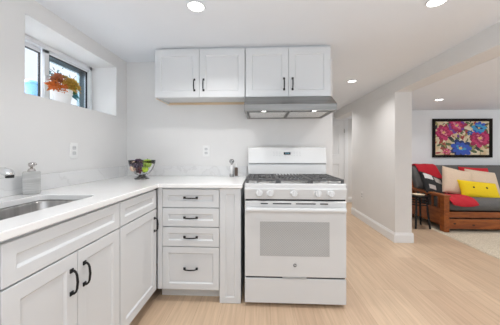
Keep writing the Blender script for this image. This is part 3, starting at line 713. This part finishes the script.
def pillow(name, w, h, t, m, label, loc, rot, corner=.13, patches=()):
    bm = new(); n_ = 16; top, bot = [], []
    for i in range(n_+1):
        rt, rb = [], []
        for j in range(n_+1):
            u, v = 2*i/n_-1, 2*j/n_-1
            x = u*w/2*(1-corner*(1-abs(v)**2)*abs(u)**3*.5-.0); y = v*h/2*(1-corner*(1-abs(u)**2)*abs(v)**3*.5)
            th = t/2*((1-abs(u)**2.4)*(1-abs(v)**2.4))**.45
            th += .006*noise.noise(Vector((u*2.5, v*2.5, w*9)))*(1 if th > .01 else 0)
            a = bm.verts.new((x, -th, y)); rt.append(a)
            rb.append(a if i in (0, n_) or j in (0, n_) else bm.verts.new((x, th, y)))
        top.append(rt); bot.append(rb)
    for i in range(n_):
        for j in range(n_):
            f = bm.faces.new([top[i][j], top[i+1][j], top[i+1][j+1], top[i][j+1]])
            for a, b_, c, d, mi in patches:
                if a <= i < b_ and c <= j < d: f.material_index = mi
            bm.faces.new([bot[i][j+1], bot[i+1][j+1], bot[i+1][j], bot[i][j]])
    o = obj(name, bm, m, loc=loc, rot=rot, smooth=True, sub=1)
    return tag(o, label, 'cushion')
R = math.radians
# x, y, z of centres; lean back on the mattress
pillow('throw_pillow', .50, .42, .13, [M['black_fab'], fabric('pale_patch', (.62, .60, .58)), fabric('taupe_patch', (.42, .37, .34))], 'black pillow with pale grey patchwork squares against the left arm', (2.84, 4.00, .615), (R(-34), R(20), R(14)),
       patches=((1, 6, 10, 14, 1), (6, 11, 6, 10, 0), (7, 12, 9, 13, 2), (12, 15, 4, 8, 1), (2, 6, 3, 6, 2)))
pillow('throw_pillow', .48, .47, .15, M['beige_fab'], 'beige linen pillow just left of the yellow pillow', (3.17, 3.96, .680), (R(-20), R(14), R(-4)))
pillow('throw_pillow', .52, .42, .13, M['red_fab2'], 'red pillow standing behind the beige and yellow pillows', (3.66, 4.19, .715), (R(-20), R(3), 0))
pillow('throw_pillow', .54, .42, .14, M['beige_fab'], 'beige linen pillow behind the right side of the yellow pillow', (3.60, 4.00, .675), (R(-22), R(8), R(3)))
yp = pillow('throw_pillow', .60, .30, .13, M['yellow_fab'], 'yellow lumbar pillow with small black dots, in front of the beige ones', (3.385, 3.82, .575), (R(-28), R(6), R(-2)))
for xx, zz in ((-.115, .012), (.075, .022)):
    b_ = obj('button', lathe(new(), [(0, .006), (.012, .005), (.016, 0)], 14), M['black_fab'], yp, loc=(xx, -.061, zz), rot=(PI/2, 0, 0), label='small black dot')
b_ = obj('stitched_patch', lathe(new(), [(0, .006), (.010, .004), (.016, 0)], 14), mat('patch_tan', (.6, .42, .16), .8), yp, loc=(-.03, -.053, -.062), rot=(PI/2, 0, 0), label='small tan stitched mark')

def cloth(name, rows, m, label, cat, thick=.012):
    """rows: list of lists of points"""
    bm = new(); g_ = [[bm.verts.new(p) for p in r_] for r_ in rows]
    for i in range(len(g_)-1):
        for j in range(len(g_[0])-1): bm.faces.new([g_[i][j], g_[i+1][j], g_[i+1][j+1], g_[i][j+1]])
    o = obj(name, bm, m, smooth=True)
    md = o.modifiers.new('s', 'SOLIDIFY'); md.thickness = thick; md.offset = 1
    md = o.modifiers.new('u', 'SUBSURF'); md.levels = 2; md.render_levels = 2
    return tag(o, label, cat)
# throw over the top left of the backrest
rows = []
oy, oz = 3.52, .012
for i in range(7):
    x = 2.735+.058*i
    w_ = .006*math.sin(i*2.1)
    rows.append([(x+.0, oy+.955, oz+.70), (x+.0, oy+.955, oz+.86), (x, oy+.90, oz+.945+w_), (x+.01, oy+.80, oz+.93+w_), (x+.02, oy+.745, oz+.83+w_), (x+.045, oy+.70-w_, oz+.735), (x+.055, oy+.675, oz+.70-.01*math.sin(i*1.3))])
cloth('throw_blanket', rows, M['red_fab'], 'dark red blanket draped over the left corner of the futon back', 'blanket')
# red cloth on the seat beside the arm
rows = []
for i in range(9):
    x = 2.735+.047*i; w_ = .008*math.sin(i*1.9); sl = .0045*i
    rows.append([(x+.03, oy+.42+sl, oz+.475+w_), (x+.02, oy+.28, oz+.482+w_), (x+.0, oy+.16, oz+.487+w_*.6), (x-.0, oy+.055, oz+.468+w_), (x+.01, oy+.003+w_, oz+.43-.002*i), (x+.02, oy-.006+w_*.7, oz+.395-.03*math.sin(i*.38))])
cloth('red_cloth', rows, M['red_fab'], 'crumpled red cloth on the seat edge beside the wooden arm', 'cloth')

# side table: small black metal stool between wall end and the futon arm
tb = thing('side_table', 'small black metal side table in front of the futon arm', 'side table', (2.46, 3.80, 0))
obj('table_top', lathe(new(), [(0, .475), (.125, .475), (.135, .480), (.135, .492), (0, .492)], 28), M['black'], tb)
for k in range(4):
    a = PI/4+k*PI/2; c_, s_ = math.cos(a), math.sin(a)
    obj('leg', tube(new(), [(.11*c_, .11*s_, .478), (.12*c_, .12*s_, .25), (.15*c_, .15*s_, .0)], .014, 8), M['black'], tb)
for z in (.44, .40, .36):
    obj('ring_brace', tube(new(), [(.125*math.cos(2*PI*k/24), .125*math.sin(2*PI*k/24), z) for k in range(24)], .007, 6, True), M['black'], tb)
cr = thing('tray', 'small cream tray on the black side table', 'tray', (2.46, 3.80, .492))
obj('tray_dish', lathe(new(), [(0, 0), (.07, 0), (.088, .018), (.084, .018), (.066, .005), (0, .005)], 24), mat('cream_ceramic', (.75, .62, .45), .4), cr)

# ------------------------------------------------------------------ painting
px0, px1, pz0, pz1, py = 3.175, 4.222, 1.067, 1.778, 4.52
pt = thing('framed_painting', 'dark-framed floral painting on the living room wall above the futon', 'painting', ((px0+px1)/2, py, (pz0+pz1)/2))
hw, hh, fw = (px1-px0)/2, (pz1-pz0)/2, .048
bm = new()
def fr_ring(ins, y): return [bm.verts.new(p) for p in ((-hw+ins, y, -hh+ins), (hw-ins, y, -hh+ins), (hw-ins, y, hh-ins), (-hw+ins, y, hh-ins))]
rr_ = [fr_ring(0, -.001), fr_ring(0, -.03), fr_ring(.012, -.034), fr_ring(fw-.012, -.026), fr_ring(fw, -.018), fr_ring(fw, -.006)]
for a, b_ in zip(rr_, rr_[1:]):
    for i in range(4): bm.faces.new([a[i], a[(i+1) % 4], b_[(i+1) % 4], b_[i]])
bm.faces.new(rr_[0])
obj('frame', bm, noisy(mat('dark_walnut', (.02, .012, .01), .75, Specular_IOR_Level=.2), (.006, .005, .004), (.012, .008, .006), (8, 8, 8)), pt)
cm = [noisy(mat('paint_cream', (.75, .62, .42), .7), (.70, .52, .30), (.85, .76, .58), (7, 7, 7), 4, 0, .4, .6), mat('paint_crimson', (.36, .008, .07), .6), mat('paint_pink', (.60, .03, .14), .6), mat('paint_rose', (.75, .22, .30), .6), mat('paint_blue', (.03, .09, .50), .6),
      mat('paint_sky', (.05, .33, .58), .6), mat('paint_navy', (.015, .03, .14), .6), mat('paint_green', (.10, .14, .05), .6), mat('paint_olive', (.36, .30, .10), .6), mat('paint_purple', (.20, .04, .30), .6), mat('paint_red', (.42, .06, .05), .6), mat('paint_yellow', (.8, .55, .15), .6), mat('paint_dark', (.04, .03, .035), .6)]
iw, ih = hw-fw, hh-fw
bm = new(); box(bm, -iw, iw, -.012, -.004, -ih, ih, 0)
cnt = [0]
def flat(pts, mi):
    cnt[0] += 1; y = -.0125-.0000120*cnt[0]
    out = [(max(-iw+.001, min(iw-.001, a)), max(-ih+.001, min(ih-.001, c))) for a, c in pts]
    vs = [bm.verts.new((a, y, c)) for a, c in out]
    try: bm.faces.new(vs).material_index = mi
    except Exception: pass
def petal(cx, cz, a, L, wd_, mi):
    d = (math.cos(a), math.sin(a)); n_ = (-d[1], d[0]); pts = []
    for t_, s_ in ((0, .15), (.25, .7), (.6, 1), (.88, .75), (1, .15), (1, -.15), (.88, -.75), (.6, -1), (.25, -.7), (0, -.15)):
        pts.append((cx+d[0]*L*t_+n_[0]*wd_*s_, cz+(d[1]*L*t_+n_[1]*wd_*s_)*.82))
    flat(pts, mi)
def flower(cx, cz, R_, cols, n_=9, seed=0):
    random.seed(seed)
    for L, mi in enumerate(cols):
        r_ = R_*(1-.24*L)
        for k in range(n_-L): petal(cx, cz, 2*PI*k/(n_-L)+L*.37+random.uniform(-.12, .12), r_*random.uniform(.85, 1.1), r_*.27, mi if (k+L) % 4 else cols[(L+1) % len(cols)])
    for k in range(5): petal(cx, cz, 2*PI*k/5, R_*.16, R_*.06, 11)
def leaf(u, v, a, L, mi): petal((u-.5)*2*iw, (.5-v)*2*ih, math.radians(a), L, L*.22, mi)
random.seed(11)
for u, v, a, L, mi in ((.30, .30, 40, .16, 8), (.27, .45, -60, .15, 7), (.12, .60, -70, .14, 8), (.18, .62, -120, .12, 10), (.42, .38, -50, .14, 8), (.46, .12, 10, .15, 7), (.50, .22, -30, .14, 7), (.55, .45, 60, .13, 8), (.62, .50, 20, .14, 8), (.35, .60, 130, .15, 12), (.33, .70, 170, .14, 7),
                       (.70, .62, -100, .16, 7), (.74, .70, -60, .15, 12), (.78, .70, -130, .16, 8), (.92, .62, -80, .16, 8), (.90, .75, 60, .12, 10), (.64, .86, -20, .14, 7), (.30, .88, 10, .14, 12), (.10, .80, 40, .13, 10), (.07, .68, 60, .14, 10), (.22, .85, 160, .13, 10), (.17, .93, 20, .13, 8), (.80, .14, 20, .12, 7), (.90, .16, 40, .12, 8), (.73, .18, 150, .10, 7), (.52, .56, 110, .10, 10), (.44, .52, 100, .10, 9), (.58, .38, 90, .10, 10), (.95, .45, 10, .10, 7), (.04, .45, 190, .10, 8), (.05, .12, 120, .10, 8), (.36, .16, -90, .12, 8)):
    leaf(u, v, a, L, mi)
for u, v0_, v1 in ((.83, .62, 1.0), (.20, .45, .85)):
    flat([((u-.5)*2*iw-.004, (.5-v0_)*2*ih), ((u-.5)*2*iw+.004, (.5-v0_)*2*ih), ((u-.49)*2*iw+.004, (.5-v1)*2*ih), ((u-.49)*2*iw-.004, (.5-v1)*2*ih)], 7)
F = lambda u, v: ((u-.5)*2*iw, (.5-v)*2*ih)
random.seed(21)
for k in range(95):
    u, v = random.random(), random.random()
    d_ = min(math.hypot(u-a, (v-b_)*.65) for a, b_ in ((.155, .33), (.40, .12), (.47, .80), (.83, .50), (.81, .20), (.21, .9)))
    if d_ < .24: leaf(u, v, random.uniform(0, 360), random.uniform(.05, .11), random.choice((7, 7, 8, 12, 10, 7)))
flower(*F(.155, .33), .175, [1, 2, 1, 3], 10, 1)
flower(*F(.40, .12), .175, [9, 1, 2, 3], 10, 2)
flower(*F(.47, .80), .205, [6, 4, 4, 5, 9], 9, 3)
flower(*F(.83, .50), .205, [1, 2, 1, 3], 11, 4)
flower(*F(.81, .20), .135, [4, 5, 5, 6], 9, 5)
flower(*F(.645, .34), .062, [6, 4, 5], 6, 6)
flower(*F(.21, .90), .09, [10, 3, 2], 7, 7)
obj('canvas', bm, cm, pt)

# look-alikes share a group
GROUPS = {'recessed_light': 'recessed ceiling lamps', 'base_cabinet': 'white shaker base cabinets', 'filler_cabinet': 'white shaker base cabinets', 'wall_cabinet': 'white shaker wall cabinets',
          'wall_outlet': 'white wall outlets', 'throw_pillow': 'throw pillows on the futon', 'grape_bunch': 'fruit in the bowl', 'apple': 'fruit in the bowl', 'peach': 'fruit in the bowl'}
for o in list(COL.objects):
    if o.parent is None and o.name.split('.')[0] in GROUPS and 'label' in o.keys(): o['group'] = GROUPS[o.name.split('.')[0]]
